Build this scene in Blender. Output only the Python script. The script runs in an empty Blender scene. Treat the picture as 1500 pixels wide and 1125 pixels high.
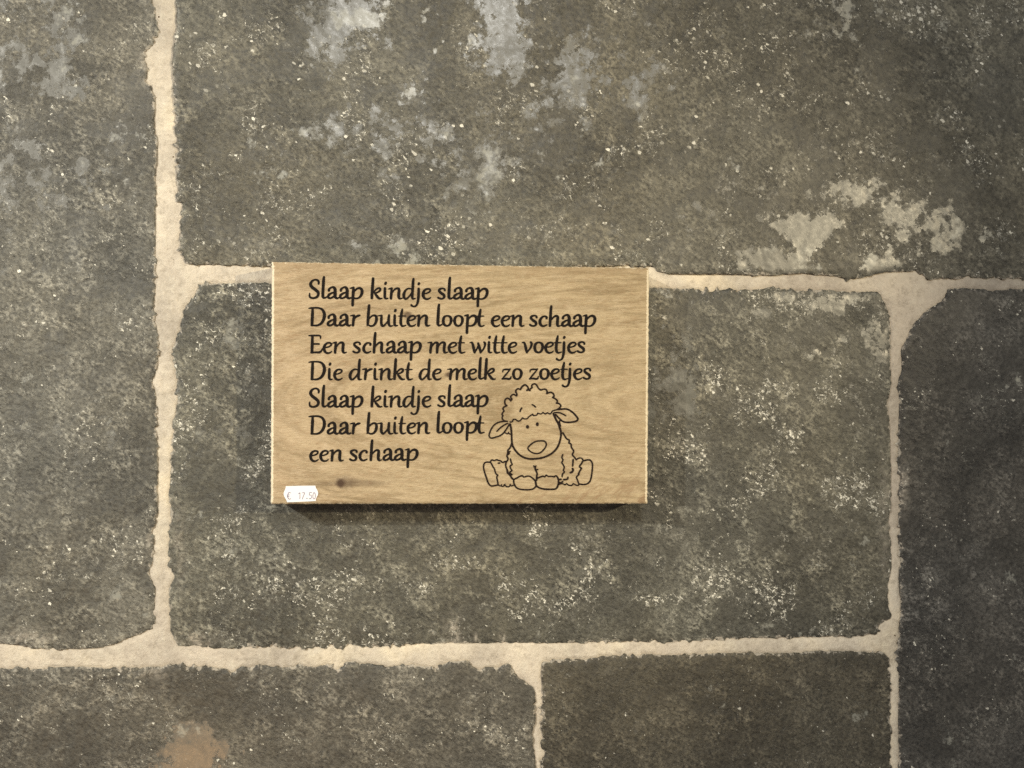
import bpy, math, random
import numpy as np
from mathutils import Vector, Matrix
from mathutils.kdtree import KDTree

SC = bpy.context.scene
COL = SC.collection
random.seed(7)
rng = np.random.RandomState(11)

# ------------------------------------------------------------------ camera
CAM_D = 0.81                      # metres from lens to wall
F = 1500.0                        # focal length in photo pixels (photo 1500 wide)
YAW = math.atan(0.09)
cam_data = bpy.data.cameras.new("camera")
cam_data.sensor_width = 36.0
cam_data.lens = 36.0 * F / 1500.0
cam_data.clip_start = 0.01
cam_data.clip_end = 100.0
cam = bpy.data.objects.new("camera", cam_data)
cam.location = (0, -CAM_D, 0)
cam.rotation_euler = (math.radians(90), 0, -YAW)
COL.objects.link(cam)
SC.camera = cam

def plane_pt(x, y, depth=0.0):
    """photo pixel -> (X, Z) in metres on the vertical plane that stands `depth` in front of the wall"""
    x = np.asarray(x, float); y = np.asarray(y, float)
    rx = (x - 750.0) / F; rz = (562.5 - y) / F
    c, s = math.cos(YAW), math.sin(YAW)
    dx = rx * c + s; dy = -rx * s + c
    t = (CAM_D - depth) / dy
    return dx * t, rz * t

# ------------------------------------------------------------------ world, lamps, exposure
SC.cycles.use_denoising = False
SC.view_settings.view_transform = 'Standard'
SC.view_settings.look = 'None'
SC.view_settings.exposure = 0.07
SC.view_settings.gamma = 1.0
world = bpy.data.worlds.new("World")
SC.world = world
world.use_nodes = True
bg = world.node_tree.nodes["Background"]
bg.inputs[0].default_value = (0.82, 0.90, 1.0, 1)
bg.inputs[1].default_value = 0.13

def aim(o, target):
    d = Vector(target) - o.location
    o.rotation_euler = d.to_track_quat('-Z', 'Y').to_euler()

def spot(name, loc, target, power, color, radius, size_deg, blend):
    d = bpy.data.lights.new(name, 'SPOT')
    d.energy = power; d.color = color; d.shadow_soft_size = radius
    d.spot_size = math.radians(size_deg); d.spot_blend = blend
    o = bpy.data.objects.new(name, d); o.location = loc; aim(o, target)
    COL.objects.link(o); return o

def area(name, loc, target, power, color, sx, sy):
    d = bpy.data.lights.new(name, 'AREA')
    d.energy = power; d.color = color; d.shape = 'RECTANGLE'; d.size = sx; d.size_y = sy
    o = bpy.data.objects.new(name, d); o.location = loc; aim(o, target)
    COL.objects.link(o); return o

# shop spots: a whiter one from the upper left, a warm one from the right
spot("lamp_neutral", (-1.98, -1.75, 1.08), (-0.19, 0, -0.03), 285, (1.0, 0.95, 0.82), 0.035, 20, 0.95)
spot("lamp_warm", (1.78, -1.88, 0.52), (-0.17, 0, 0.02), 152, (1.0, 0.83, 0.54), 0.03, 22.5, 0.60)
# broad lamps seen as soft glare in the polished patches
area("lamp_top", (0.02, -2.2, 1.14), (0.02, 0, 0.3), 17, (1.0, 0.98, 0.91), 0.22, 0.18)
area("lamp_right", (1.24, -2.0, 0.42), (0.3, 0, 0.1), 6, (1.0, 0.88, 0.62), 0.13, 0.12)
area("lamp_low", (-0.56, -1.8, -0.97), (-0.1, 0, -0.2), 4.5, (1.0, 0.62, 0.30), 0.09, 0.08)

# ------------------------------------------------------------------ noise in numpy
_perm = rng.permutation(4096)
_ga = rng.rand(4096) * 2 * math.pi
_gx, _gy = np.cos(_ga), np.sin(_ga)
def gnoise(x, y, seed=0):
    x = np.asarray(x, float); y = np.asarray(y, float)
    xi = np.floor(x).astype(int); yi = np.floor(y).astype(int)
    fx = x - xi; fy = y - yi
    def g(ix, iy, dx, dy):
        h = _perm[(_perm[(ix + seed * 131) & 4095] + iy) & 4095]
        return _gx[h] * dx + _gy[h] * dy
    u = fx**3 * (fx * (fx * 6 - 15) + 10); v = fy**3 * (fy * (fy * 6 - 15) + 10)
    a = g(xi, yi, fx, fy); b = g(xi + 1, yi, fx - 1, fy)
    c = g(xi, yi + 1, fx, fy - 1); d = g(xi + 1, yi + 1, fx - 1, fy - 1)
    return 1.5 * ((a * (1 - u) + b * u) * (1 - v) + (c * (1 - u) + d * u) * v)
def fbm(x, y, oct=4, seed=0, gain=0.5):
    s = 0; a = 1.0; f = 1.0
    for k in range(oct):
        s = s + a * gnoise(x * f + 17.3 * k, y * f - 9.1 * k, seed + k); a *= gain; f *= 2.03
    return s

# ------------------------------------------------------------------ material helpers
class NT:
    def __init__(self, name):
        self.m = bpy.data.materials.new(name); self.m.use_nodes = True
        self.t = self.m.node_tree; self.n = self.t.nodes; self.l = self.t.links
        self.b = self.n["Principled BSDF"]
        self.tc = self.n.new("ShaderNodeTexCoord").outputs["Object"]
    def sock(self, node_in, v):
        if isinstance(v, bpy.types.NodeSocket): self.l.new(v, node_in)
        elif v is not None:
            if node_in.type == 'RGBA' and len(v) == 3: v = (*v, 1)
            node_in.default_value = v
    def mapping(self, scale=(1, 1, 1), rot=(0, 0, 0), loc=(0, 0, 0), src=None):
        m = self.n.new("ShaderNodeMapping"); self.l.new(src or self.tc, m.inputs[0])
        m.inputs["Scale"].default_value = scale; m.inputs["Rotation"].default_value = rot
        m.inputs["Location"].default_value = loc
        return m.outputs[0]
    def grain(self, deg, sx, sz, loc=(0, 0, 0)):
        """turn the wall plane by deg, then stretch along the turned axes"""
        a = self.mapping(rot=(0, math.radians(deg), 0), loc=loc)
        return self.mapping(scale=(sx, 1, sz), src=a)
    def noise(self, scale, detail=4, rough=0.5, dist=0.0, vec=None, out=0):
        n = self.n.new("ShaderNodeTexNoise"); self.l.new(vec or self.tc, n.inputs["Vector"])
        n.inputs["Scale"].default_value = scale; n.inputs["Detail"].default_value = detail
        n.inputs["Roughness"].default_value = rough; n.inputs["Distortion"].default_value = dist
        return n.outputs[out]
    def voro(self, scale, vec=None, feature='F1', out="Distance", rand=1.0):
        n = self.n.new("ShaderNodeTexVoronoi"); self.l.new(vec or self.tc, n.inputs["Vector"])
        n.feature = feature; n.inputs["Scale"].default_value = scale
        n.inputs["Randomness"].default_value = rand
        return n.outputs[out]
    def ramp(self, f, lo, hi, a=0.0, b=1.0, smooth=False):
        n = self.n.new("ShaderNodeMapRange"); n.clamp = True
        if smooth: n.interpolation_type = 'SMOOTHSTEP'
        self.sock(n.inputs[0], f); self.sock(n.inputs[1], lo); self.sock(n.inputs[2], hi)
        n.inputs[3].default_value = a; n.inputs[4].default_value = b
        return n.outputs[0]
    def math(self, op, a, b=None, c=None, clamp=False):
        n = self.n.new("ShaderNodeMath"); n.operation = op; n.use_clamp = clamp
        self.sock(n.inputs[0], a)
        if b is not None: self.sock(n.inputs[1], b)
        if c is not None: self.sock(n.inputs[2], c)
        return n.outputs[0]
    def mix(self, f, a, b, mode='MIX'):
        n = self.n.new("ShaderNodeMix"); n.data_type = 'RGBA'; n.blend_type = mode
        self.sock(n.inputs[0], f); self.sock(n.inputs[6], a); self.sock(n.inputs[7], b)
        return n.outputs[2]
    def attr(self, name):
        n = self.n.new("ShaderNodeAttribute"); n.attribute_name = name
        return n.outputs["Fac"]
    def bump(self, h, strength, dist, normal=None):
        n = self.n.new("ShaderNodeBump"); n.inputs["Strength"].default_value = strength
        n.inputs["Distance"].default_value = dist; self.l.new(h, n.inputs["Height"])
        if normal is not None: self.l.new(normal, n.inputs["Normal"])
        return n.outputs[0]
    def set(self, **k):
        for key, v in k.items(): self.sock(self.b.inputs[key.replace('_', ' ')], v)
        return self.m

MORTAR_A, MORTAR_B = (0.70, 0.63, 0.52), (0.52, 0.47, 0.395)

def stone_material(name, tint, dark=1.0, cloud=1.0, speck=1.0, off=(0, 0, 0)):
    t = NT(name)
    P = t.mapping(loc=off)
    PD = t.grain(-35, 0.9, 1.25, off)   # cleft grain, running diagonally
    big = t.noise(9, 5, 0.6, 0.4, P)
    mid = t.noise(62, 9, 0.72, 0.2, PD)
    fine = t.noise(300, 5, 0.68, 0.0, PD)
    grit = t.noise(900, 3, 0.6, 0.0, P)
    c0 = tuple(x * dark for x in tint)
    dk = tuple(x * 0.60 for x in c0); lt = tuple(x * 2.6 + 0.022 for x in c0)
    col = t.mix(t.ramp(big, 0.41, 0.60), tuple(x * 0.64 for x in c0), tuple(x * 1.28 for x in c0))
    # dusty clouds and darker bare slate
    zone = t.ramp(t.noise(17, 5, 0.6, 0.4, t.mapping(loc=(off[0] + 1.7, 0, off[2] + 2.9))), 0.42, 0.58, 0.12, 1.0)
    cl = t.math('MULTIPLY', t.math('MULTIPLY', t.ramp(mid, 0.46, 0.60), t.ramp(fine, 0.40, 0.58)), zone)
    col = t.mix(t.math('MULTIPLY', cl, 0.95 * cloud, clamp=True), col, lt)
    dkn = t.noise(21, 8, 0.66, 0.3, t.mapping(loc=(off[0] + 3.1, 0, off[2] - 1.7)))
    col = t.mix(t.math('MULTIPLY', t.ramp(dkn, 0.525, 0.55, 0, 0.85), t.ramp(zone, 0.1, 0.9, 1.0, 0.5)), col, dk)
    col = t.mix(0.9, col, t.mix(t.ramp(fine, 0.35, 0.65), tuple([0.45] * 3), tuple([1.55] * 3)), 'MULTIPLY')
    # hue drift between warm brown and cool grey
    hue = t.noise(6, 3, 0.5, 0, t.mapping(loc=(off[0] + 9, 0, off[2] + 4)))
    col = t.mix(t.ramp(hue, 0.35, 0.65, 0.0, 0.55), col, t.mix(1.0, col, (1.08, 1.0, 0.86), 'MULTIPLY'))
    # worn, polished patches with crinkled outlines
    w = t.attr("worn")
    wn = t.math('ADD', t.math('MULTIPLY', t.noise(16, 6, 0.6, 0.0, P), 0.50), t.math('MULTIPLY', t.noise(75, 11, 0.72, 0.0, P), 0.50))
    worn = t.ramp(t.math('ADD', wn, t.math('MULTIPLY', w, 0.17)), 0.585, 0.615)
    wornc = t.mix(t.ramp(t.noise(30, 4, 0.6, 0, P), 0.35, 0.65), tuple(x * 0.92 + 0.001 for x in c0), tuple(x * 1.15 + 0.004 for x in c0))
    col = t.mix(worn, col, wornc)
    pale = t.attr("pale")     # lamp glare painted pale onto a few polished patches
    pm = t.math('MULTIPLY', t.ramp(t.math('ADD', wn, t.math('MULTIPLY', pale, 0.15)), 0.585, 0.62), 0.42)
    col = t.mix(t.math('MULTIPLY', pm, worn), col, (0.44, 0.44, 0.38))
    glow_rust = t.attr("glow_rust")  # warm lamp reflection painted brown into the worn patch
    col = t.mix(t.math('MULTIPLY', t.ramp(glow_rust, 0.2, 0.6), t.math('MULTIPLY', worn, 0.8)), col, (0.15, 0.118, 0.085))
    notworn = t.math('SUBTRACT', 1.0, worn, clamp=True)
    # pale mineral specks and lime crumbs, with lamp glints painted in, in clusters
    clus = t.ramp(t.noise(26, 4, 0.6, 0.3, t.mapping(loc=(off[0] - 5, 0, off[2] + 8))), 0.46, 0.60)
    wob = t.noise(500, 2, 0.5, 0, P, out=1)
    vP = t.n.new("ShaderNodeVectorMath"); vP.operation = 'MULTIPLY_ADD'
    t.l.new(wob, vP.inputs[0]); vP.inputs[1].default_value = (0.0026, 0.0026, 0.0026); t.l.new(PD, vP.inputs[2])
    sn = t.noise(330, 3, 0.75, 0.6, vP.outputs[0])
    sp = t.ramp(t.math('ADD', sn, t.math('MULTIPLY', clus, 0.10 * speck)), 0.69, 0.73)
    fl = t.noise(210, 4, 0.7, 1.5, vP.outputs[0])
    fil = t.ramp(t.math('ABSOLUTE', t.math('SUBTRACT', fl, 0.5)), 0.0, 0.022, 1.0, 0.0)
    gate = t.ramp(t.noise(110, 5, 0.7, 0.5, t.mapping(loc=(off[0] + 2.2, 0, off[2] - 6.6))), 0.535, 0.58)
    fil = t.math('MULTIPLY', t.math('MULTIPLY', fil, gate), t.math('MULTIPLY', clus, 0.85 * min(1.0, speck)))
    sp = t.math('MAXIMUM', sp, fil)
    vs = t.voro(210, vP.outputs[0])
    vr = t.voro(210, vP.outputs[0], out="Color")
    sep = t.n.new("ShaderNodeSeparateColor"); t.l.new(vr, sep.inputs[0])
    pick = t.math('GREATER_THAN', sep.outputs[0], t.math('SUBTRACT', 0.985, t.math('MULTIPLY', clus, 0.42 * speck)))
    sz = t.math('MULTIPLY', sep.outputs[1], 0.37)
    dots = t.math('MULTIPLY', pick, t.math('GREATER_THAN', sz, vs))
    sp = t.math('MAXIMUM', sp, dots)
    sp = t.math('MULTIPLY', sp, t.math('MULTIPLY_ADD', worn, -0.75, 1.0))
    sp = t.math('MULTIPLY', sp, t.ramp(dkn, 0.52, 0.55, 1.0, 0.25))
    col = t.mix(t.math('MULTIPLY', sp, t.math('MULTIPLY_ADD', sep.outputs[2], 0.55, 0.5)), col, (0.88, 0.86, 0.76))
    # lime smeared over the arris by the pointing
    e = t.attr("edge")
    en = t.noise(160, 6, 0.7, 0.5, P)
    res = t.ramp(t.math('SUBTRACT', t.math('MULTIPLY', en, 30.0), e), 14.6, 16.4, 0, 0.72)
    smear = t.attr("smear")
    res = t.math('MAXIMUM', res, t.math('MULTIPLY', smear, t.ramp(en, 0.42, 0.6)))
    col = t.mix(res, col, MORTAR_B)
    # relief
    h = t.math('ADD', t.math('MULTIPLY', mid, 1.0), t.math('MULTIPLY', fine, 0.42))
    h = t.math('ADD', h, t.math('MULTIPLY', grit, 0.12))
    dpm = t.ramp(dkn, 0.525, 0.55)
    flat = t.math('MULTIPLY', t.math('MULTIPLY_ADD', worn, -0.93, 1.0), t.math('MULTIPLY_ADD', dpm, -0.5, 1.0))
    off_h = t.math('MULTIPLY', t.math('MULTIPLY', dpm, t.math('SUBTRACT', 1.0, worn)), 0.33)
    h = t.math('MULTIPLY', h, flat)
    h = t.math('ADD', t.math('ADD', h, off_h), t.math('MULTIPLY', worn, 0.70))
    nrm = t.bump(h, 1.0, 0.0028)
    rough = t.math('ADD', t.ramp(fine, 0.3, 0.7, 0.42, 0.66), t.math('MULTIPLY', worn, -0.15))
    rough = t.math('ADD', rough, t.math('MULTIPLY', t.ramp(grit, 0.4, 0.6), 0.06))
    cn = t.bump(t.math('MULTIPLY', h, 1.0), 0.25, 0.0016)
    return t.set(Coat_Weight=t.math('MULTIPLY_ADD', worn, 0.30, 0.18), Coat_Roughness=t.math('MULTIPLY_ADD', worn, -0.05, 0.34), Coat_Normal=cn, Coat_IOR=1.5, Base_Color=col, Roughness=rough, Normal=nrm, Specular_IOR_Level=t.math('MULTIPLY_ADD', worn, 0.25, 0.6))

def mortar_material():
    t = NT("mortar")
    a = t.noise(14, 5, 0.6, 0.3); b = t.noise(150, 7, 0.72, 0.0); c = t.noise(420, 4, 0.7)
    col = t.mix(t.ramp(a, 0.40, 0.62), MORTAR_A, MORTAR_B)
    col = t.mix(t.ramp(b, 0.5, 0.66, 0, 0.6), col, (0.72, 0.67, 0.56))
    col = t.mix(t.ramp(b, 0.47, 0.34, 0, 0.55), col, (0.34, 0.30, 0.24))
    pk = t.noise(9, 4, 0.6, 0.0, t.mapping(loc=(4, 0, 2)))
    col = t.mix(t.ramp(pk, 0.42, 0.60, 0, 0.8), col, t.mix(1.0, col, (0.80, 0.79, 0.81), 'MULTIPLY'))
    col = t.mix(t.ramp(pk, 0.46, 0.36, 0, 0.7), col, t.mix(1.0, col, (1.17, 1.14, 1.05), 'MULTIPLY'))
    col = t.mix(0.35, col, t.mix(t.ramp(c, 0.35, 0.65), (0.78, 0.78, 0.78), (1.2, 1.2, 1.2)), 'MULTIPLY')
    v = t.voro(95)
    vr = t.voro(95, out="Color"); sep = t.n.new("ShaderNodeSeparateColor"); t.l.new(vr, sep.inputs[0])
    pits = t.math('MULTIPLY', t.math('GREATER_THAN', sep.outputs[0], 0.93), t.math('LESS_THAN', v, 0.07))
    col = t.mix(pits, col, (0.12, 0.08, 0.05))
    e = t.attr("edge")
    col = t.mix(t.ramp(t.math('SUBTRACT', t.math('MULTIPLY', b, 8), e), 1.0, 5.5, 0, 0.55), col, (0.33, 0.28, 0.21))
    n = t.bump(t.math('ADD', b, t.math('MULTIPLY', c, 0.3)), 1.0, 0.0016)
    return t.set(Base_Color=col, Roughness=0.9, Normal=n, Specular_IOR_Level=0.2)

# ------------------------------------------------------------------ wall
def empty(name, loc):
    o = bpy.data.objects.new(name, None); COL.objects.link(o); o.location = loc
    o.empty_display_size = 0.05
    return o
def link(name, me, parent, mats):
    o = bpy.data.objects.new(name, me); COL.objects.link(o); o.parent = parent
    for m in mats: me.materials.append(m)
    return o

wall = empty("stone_wall", (0, 0, 0))
wall["label"] = "wall of large dark grey slate blocks with pale cream mortar joints behind the board"
wall["category"] = "wall"

A_R = [(223,0),(227,20),(229,45),(224,60),(213,75),(210,95),(217,105),(212,116),(222,130),(227,150),(224,175),(228,200),(229,230),(227,260),(226,300),(227,340),(227,375),(226,400),(224,450),(228,480),(231,500),(232,520),(228,545),(222,556),(223,564),(227,575),(229,620),(229,680),(230,750),(227,770),(219,780),(226,792),(222,825),(217,838),(221,852),(227,862),(226,880),(224,900),(228,915),(218,922),(205,930),(185,936),(165,945),(140,950),(110,951),(70,952),(50,950),(25,945),(0,943),(-120,945)]
B_L = [(258,0),(258,20),(259,40),(256,55),(254,75),(254,110),(255,140),(258,165),(258,200),(258,230),(262,260),(260,285),(265,300),(268,315),(264,330),(265,350),(267,370),(271,380),(277,388),(300,387),(350,388),(400,390),(600,391),(800,391),(930,389),(958,389),(964,396),(975,400),(1000,401),(1050,401),(1100,402),(1130,403),(1160,401),(1180,400),(1200,402),(1230,405),(1265,405),(1280,402),(1300,398),(1330,397),(1345,397),(1355,402),(1370,406),(1395,408),(1420,404),(1440,406),(1500,408),(1700,412)]
C_P = [(290,416),(287,430),(278,440),(270,455),(265,470),(260,490),(257,500),(252,512),(253,530),(258,540),(256,553),(260,562),(257,575),(262,588),(258,605),(252,617),(253,630),(258,633),(251,645),(250,660),(250,690),(249,710),(247,730),(252,748),(249,770),(247,800),(248,830),(252,838),(257,846),(250,856),(247,866),(248,900),(250,925),(254,938),(262,946),(280,948),(310,949),(340,951),(360,949),(390,947),(430,948),(460,947),(500,947),(550,946),(600,944),(640,943),(660,942),(690,943),(740,942),(800,942),(850,942),(900,941),(1000,939),(1050,937),(1100,935),(1150,934),(1200,933),(1260,932),(1280,930),(1290,925),(1288,914),(1300,912),(1303,905),(1301,880),(1302,855),(1307,830),(1306,800),(1303,780),(1303,753),(1305,740),(1306,700),(1305,650),(1304,620),(1302,600),(1300,590),(1303,580),(1306,560),(1305,530),(1306,500),(1304,470),(1303,455),(1298,445),(1292,437),(1286,429),(1250,427),(1200,426),(1150,424),(1130,423),(1080,425),(1000,423),(955,421),(800,419),(600,417),(400,415),(350,414),(320,415)]
D_P = [(1390,423),(1386,435),(1375,445),(1360,455),(1345,468),(1335,485),(1328,500),(1322,512),(1323,540),(1318,558),(1316,570),(1320,585),(1319,620),(1316,660),(1315,680),(1320,700),(1319,740),(1317,760),(1317,790),(1321,810),(1320,835),(1318,850),(1321,880),(1320,910),(1318,940),(1317,975),(1319,1000),(1317,1030),(1318,1060),(1319,1125),(1319,1470),(1960,1490),(1960,434),(1700,430),(1540,427),(1500,425),(1480,424),(1455,426),(1440,424),(1410,422)]
E_P = [(-120,984),(0,981),(30,979),(70,980),(100,978),(130,978),(160,980),(200,979),(230,978),(250,975),(280,976),(310,978),(330,980),(338,987),(345,984),(352,978),(380,976),(405,977),(420,980),(435,975),(460,977),(486,972),(489,984),(500,985),(505,970),(540,973),(560,976),(575,978),(590,974),(640,978),(660,970),(685,968),(693,978),(705,984),(712,977),(730,979),(745,973),(752,985),(765,998),(778,1005),(783,1012),(784,1030),(783,1060),(780,1080),(782,1100),(785,1125),(785,1455),(-300,1470),(-300,985)]
F_P = [(793,990),(794,975),(797,970),(820,967),(860,967),(880,962),(920,961),(960,960),(1000,961),(1050,958),(1100,957),(1150,958),(1200,955),(1250,955),(1295,957),(1301,962),(1302,975),(1305,1000),(1304,1030),(1303,1050),(1305,1075),(1306,1125),(1307,1440),(797,1452),(795,1300),(795,1125),(794,1080),(794,1040),(796,1005)]
A_P = A_R + [(-560,948),(-560,-330),(222,-310),(224,-150)]
B_P = B_L + [(1960,416),(1960,-190),(1100,-185),(262,-190),(258,-90)]

def densify(poly, step=2.0, amp=1.6, seed=0):
    """closed outline with small fractal raggedness (points in photo pixels)"""
    P = np.array(poly, float); Q = np.roll(P, -1, 0); out = []
    for a, b in zip(P, Q):
        n = max(1, int(np.hypot(*(b - a)) / step)); t = np.arange(n)[:, None] / n
        out.append(a + (b - a) * t)
    R = np.vstack(out)
    for _ in range(1): R = 0.5 * R + 0.25 * (np.roll(R, 1, 0) + np.roll(R, -1, 0))
    T = np.roll(R, -1, 0) - np.roll(R, 1, 0); N = np.stack([T[:, 1], -T[:, 0]], 1)
    N /= np.maximum(1e-6, np.hypot(N[:, 0], N[:, 1]))[:, None]
    d = amp * (fbm(R[:, 0] / 8, R[:, 1] / 8, 4, seed, 0.8)) + 1.3 * amp * np.minimum(0, fbm(R[:, 0] / 26, R[:, 1] / 26, 2, seed + 9) + 0.25)
    d *= 0.35 + 1.5 * np.clip(fbm(R[:, 0] / 75, R[:, 1] / 75, 2, seed + 31) + 0.35, 0, 1)
    return R + N * d[:, None]

def inside_rows(R, xs, ys):
    """even-odd test of a tensor grid against outline R"""
    m = np.zeros((len(ys), len(xs)), bool)
    A = R; B = np.roll(R, -1, 0)
    for j, y in enumerate(ys):
        c = (A[:, 1] > y) != (B[:, 1] > y)
        if not c.any(): continue
        xc = A[c, 0] + (y - A[c, 1]) / (B[c, 1] - A[c, 1]) * (B[c, 0] - A[c, 0])
        m[j] = (np.searchsorted(np.sort(xc), xs) % 2) == 1
    return m

def axis(lo, hi, vis_lo, vis_hi, fine, coarse):
    out = []; v = lo
    while v < hi + coarse:
        out.append(v); v += fine if vis_lo - fine < v < vis_hi else coarse
    return np.array(out)

def blob(x, y, pts):
    s = np.zeros_like(x)
    for (cx, cy, rx, ry, a) in pts:
        s = np.maximum(s, a * np.exp(-(((x - cx) / rx)**2 + ((y - cy) / ry)**2)))
    return s
NEG = [(640,35,62,38,.75),(563,95,26,18,.6),(1268,340,38,34,.9),(1232,378,42,16,.8),(1185,305,40,14,.5),(1225,350,14,20,.5),(1150,355,30,12,.4)]
WORN = [(530,25,60,50,1),(560,70,50,60,.8),(605,130,50,50,.85),(655,65,60,40,.7),(735,30,50,70,1.1),(740,100,60,60,.85),(780,130,100,70,.5),(648,62,9,9,1.1),(672,64,10,7,1.1),(637,76,6,9,1.1),(692,55,10,14,1.0),(570,175,110,60,.6),(500,60,60,70,.8),
        (620,240,160,60,.38),(860,110,160,90,.55),(1195,335,80,45,1.05),(1330,330,70,70,.95),(1150,385,70,25,.95),(1290,385,50,25,1.0),(1230,290,90,45,.75),(1060,300,90,60,.4),
        (1215,440,95,30,.95),(1285,480,26,60,.95),(1150,470,120,50,.5),(290,1106,75,46,.85),(30,70,80,80,.65),(60,230,90,80,.65),(90,130,80,40,.6),(1120,60,120,90,.25),(60,300,100,60,.6),
        (470,360,120,60,.25),(140,700,120,90,.3),(900,830,160,70,.35),(1000,600,70,120,.5),(360,600,60,120,.4)]
PALE_GLARE = [(535,30,40,26,1),(575,15,30,20,1),(600,135,26,24,1),(650,60,45,14,.95),(636,72,10,14,1),(590,110,14,18,1),(1270,380,28,16,1),(1195,380,22,14,.55),(1240,345,30,16,.5)]  # where polished plates mirror the lamps; brightness put into the colour
GLOW_RUST = [(292,1112,58,34,0.75),(870,172,6,10,.8)]  # large one: painted warm lamp reflection; small one: rust spot
SMEAR = [(663,930,9,22,1),(698,936,3,10,.9),(737,934,4,9,.9),(215,100,9,22,.9),(220,795,6,14,.6),(40,935,40,12,.7),(225,985,20,8,.6),
         (1325,710,7,40,.45),(1296,760,9,80,.35),(285,940,30,10,.5),(262,800,9,60,.3)]
RAISE = {}
def relief(x, y, worn, seed):
    h = 0.75 * fbm(x / 170, y / 170, 3, seed) + 0.42 * fbm(x / 45, y / 45, 3, seed + 3)
    u = (x * 0.75 - y * 0.66); v = (x * 0.66 + y * 0.75)
    c = fbm(u / 9, v / 17, 3, seed + 6, 0.6)
    return h * (1 - 0.8 * np.clip(worn, 0, 1)) + (0.30 * c - 0.22 * np.abs(fbm(x / 20, y / 20, 3, seed + 8))) * (1 - 0.85 * np.clip(worn, 0, 1))

def build_stone(poly, mat, seed, lift=0.0, label=None, fine=3.0):
    R = densify(poly, 1.5, 2.7, seed)
    lo = R.min(0); hi = R.max(0)
    xs = axis(lo[0] - 6, hi[0] + 6, -40, 1540, fine, 14.0)
    ys = axis(lo[1] - 6, hi[1] + 6, -40, 1165, fine, 14.0)
    M = inside_rows(R, xs, ys)
    X, Y = np.meshgrid(xs, ys)
    ny, nx = M.shape
    cell = M[:-1, :-1] | M[1:, :-1] | M[:-1, 1:] | M[1:, 1:]
    use = np.zeros_like(M)
    use[:-1, :-1] |= cell; use[1:, :-1] |= cell; use[:-1, 1:] |= cell; use[1:, 1:] |= cell
    kd = KDTree(len(R))
    for i, p in enumerate(R): kd.insert((p[0], p[1], 0), i)
    kd.balance()
    dist = np.full(M.shape, 60.0)
    jj, ii = np.nonzero(use)
    # only points near the outline need the exact distance
    near = np.zeros_like(M)
    from_out = ~M
    k = from_out.copy()
    for _ in range(8):
        n = k.copy(); n[1:] |= k[:-1]; n[:-1] |= k[1:]; n[:, 1:] |= k[:, :-1]; n[:, :-1] |= k[:, 1:]; k = n
    near = k & use
    for j, i in zip(*np.nonzero(near)):
        co, idx, d = kd.find((X[j, i], Y[j, i], 0))
        dist[j, i] = min(60, d)
        if not M[j, i]:
            dist[j, i] = 0.0; X[j, i], Y[j, i] = co[0], co[1]
    worn = np.clip(blob(X, Y, WORN) - blob(X, Y, NEG), 0, 1.2)
    h = relief(X, Y, worn, seed) + lift
    rnd = 3.2 + 3.0 * (fbm(X / 40, Y / 40, 2, seed + 20) + 0.4)
    h -= 0.75 * np.exp(-(dist / np.maximum(1.2, rnd * 0.7))) + 0.45 * np.exp(-dist / 14.0)
    wx, wz = plane_pt(X, Y)
    vid = -np.ones(M.shape, int); vid[use] = np.arange(use.sum())
    V = np.stack([wx[use], -h[use] * 0.001, wz[use]], 1)
    cj, ci = np.nonzero(cell)
    Fq = np.stack([vid[cj, ci], vid[cj + 1, ci], vid[cj + 1, ci + 1], vid[cj, ci + 1]], 1)
    # skirt back into the wall
    ed = {}
    for q in Fq:
        for a, b in ((q[0], q[1]), (q[1], q[2]), (q[2], q[3]), (q[3], q[0])):
            if (b, a) in ed: del ed[(b, a)]
            else: ed[(a, b)] = 1
    V2 = list(map(tuple, V)); back = {}; faces = [tuple(q) for q in Fq.tolist()]
    def bk(a):
        if a not in back:
            back[a] = len(V2); V2.append((V2[a][0], 0.012, V2[a][2]))
        return back[a]
    for (a, b) in ed: faces.append((b, a, bk(a), bk(b)))
    me = bpy.data.meshes.new("stone")
    me.from_pydata(V2, [], faces)
    pad = len(V2) - len(V)
    def put(name, arr, fill):
        at = me.attributes.new(name, 'FLOAT', 'POINT')
        at.data.foreach_set("value", np.concatenate([arr[use], np.full(pad, fill)]).astype(np.float32))
    put("edge", dist, 0.0); put("worn", worn, 0.0)
    put("pale", blob(X, Y, PALE_GLARE), 0.0); put("glow_rust", blob(X, Y, GLOW_RUST), 0.0); put("smear", blob(X, Y, SMEAR), 0.0)
    me.polygons.foreach_set("use_smooth", np.ones(len(me.polygons), bool))
    o = link("stone", me, wall, [mat])
    if label: o["label"] = label
    return o, R

outlines = []
specs = [
    (A_P, dict(tint=(0.104, 0.102, 0.089), cloud=1.1, speck=0.8, off=(0, 0, 0)), 1, 0.1, "grey-brown slate block left of the long vertical joint"),
    (B_P, dict(tint=(0.104, 0.100, 0.081), cloud=0.7, speck=1.0, off=(2.3, 0, 1.1)), 2, 0.9, "upper slate block with worn shiny patches above the board"),
    (C_P, dict(tint=(0.082, 0.080, 0.065), cloud=1.45, speck=1.25, off=(5.7, 0, -2.2)), 3, 0.0, "slate block directly behind the board"),
    (D_P, dict(tint=(0.058, 0.056, 0.052), cloud=1.1, speck=0.55, off=(-4.1, 0, 3.3)), 4, -0.1, "darkest bluish slate block at the right"),
    (E_P, dict(tint=(0.094, 0.089, 0.075), cloud=1.0, speck=0.7, off=(7.9, 0, 6.1)), 5, 0.1, "lower left slate block with a worn patch, warm lamp reflection painted on it in orange-brown"),
    (F_P, dict(tint=(0.062, 0.056, 0.041), cloud=0.9, speck=0.15, off=(-8.3, 0, -5.4)), 6, 0.2, "smooth brown slate block at the lower middle"),
]
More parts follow.
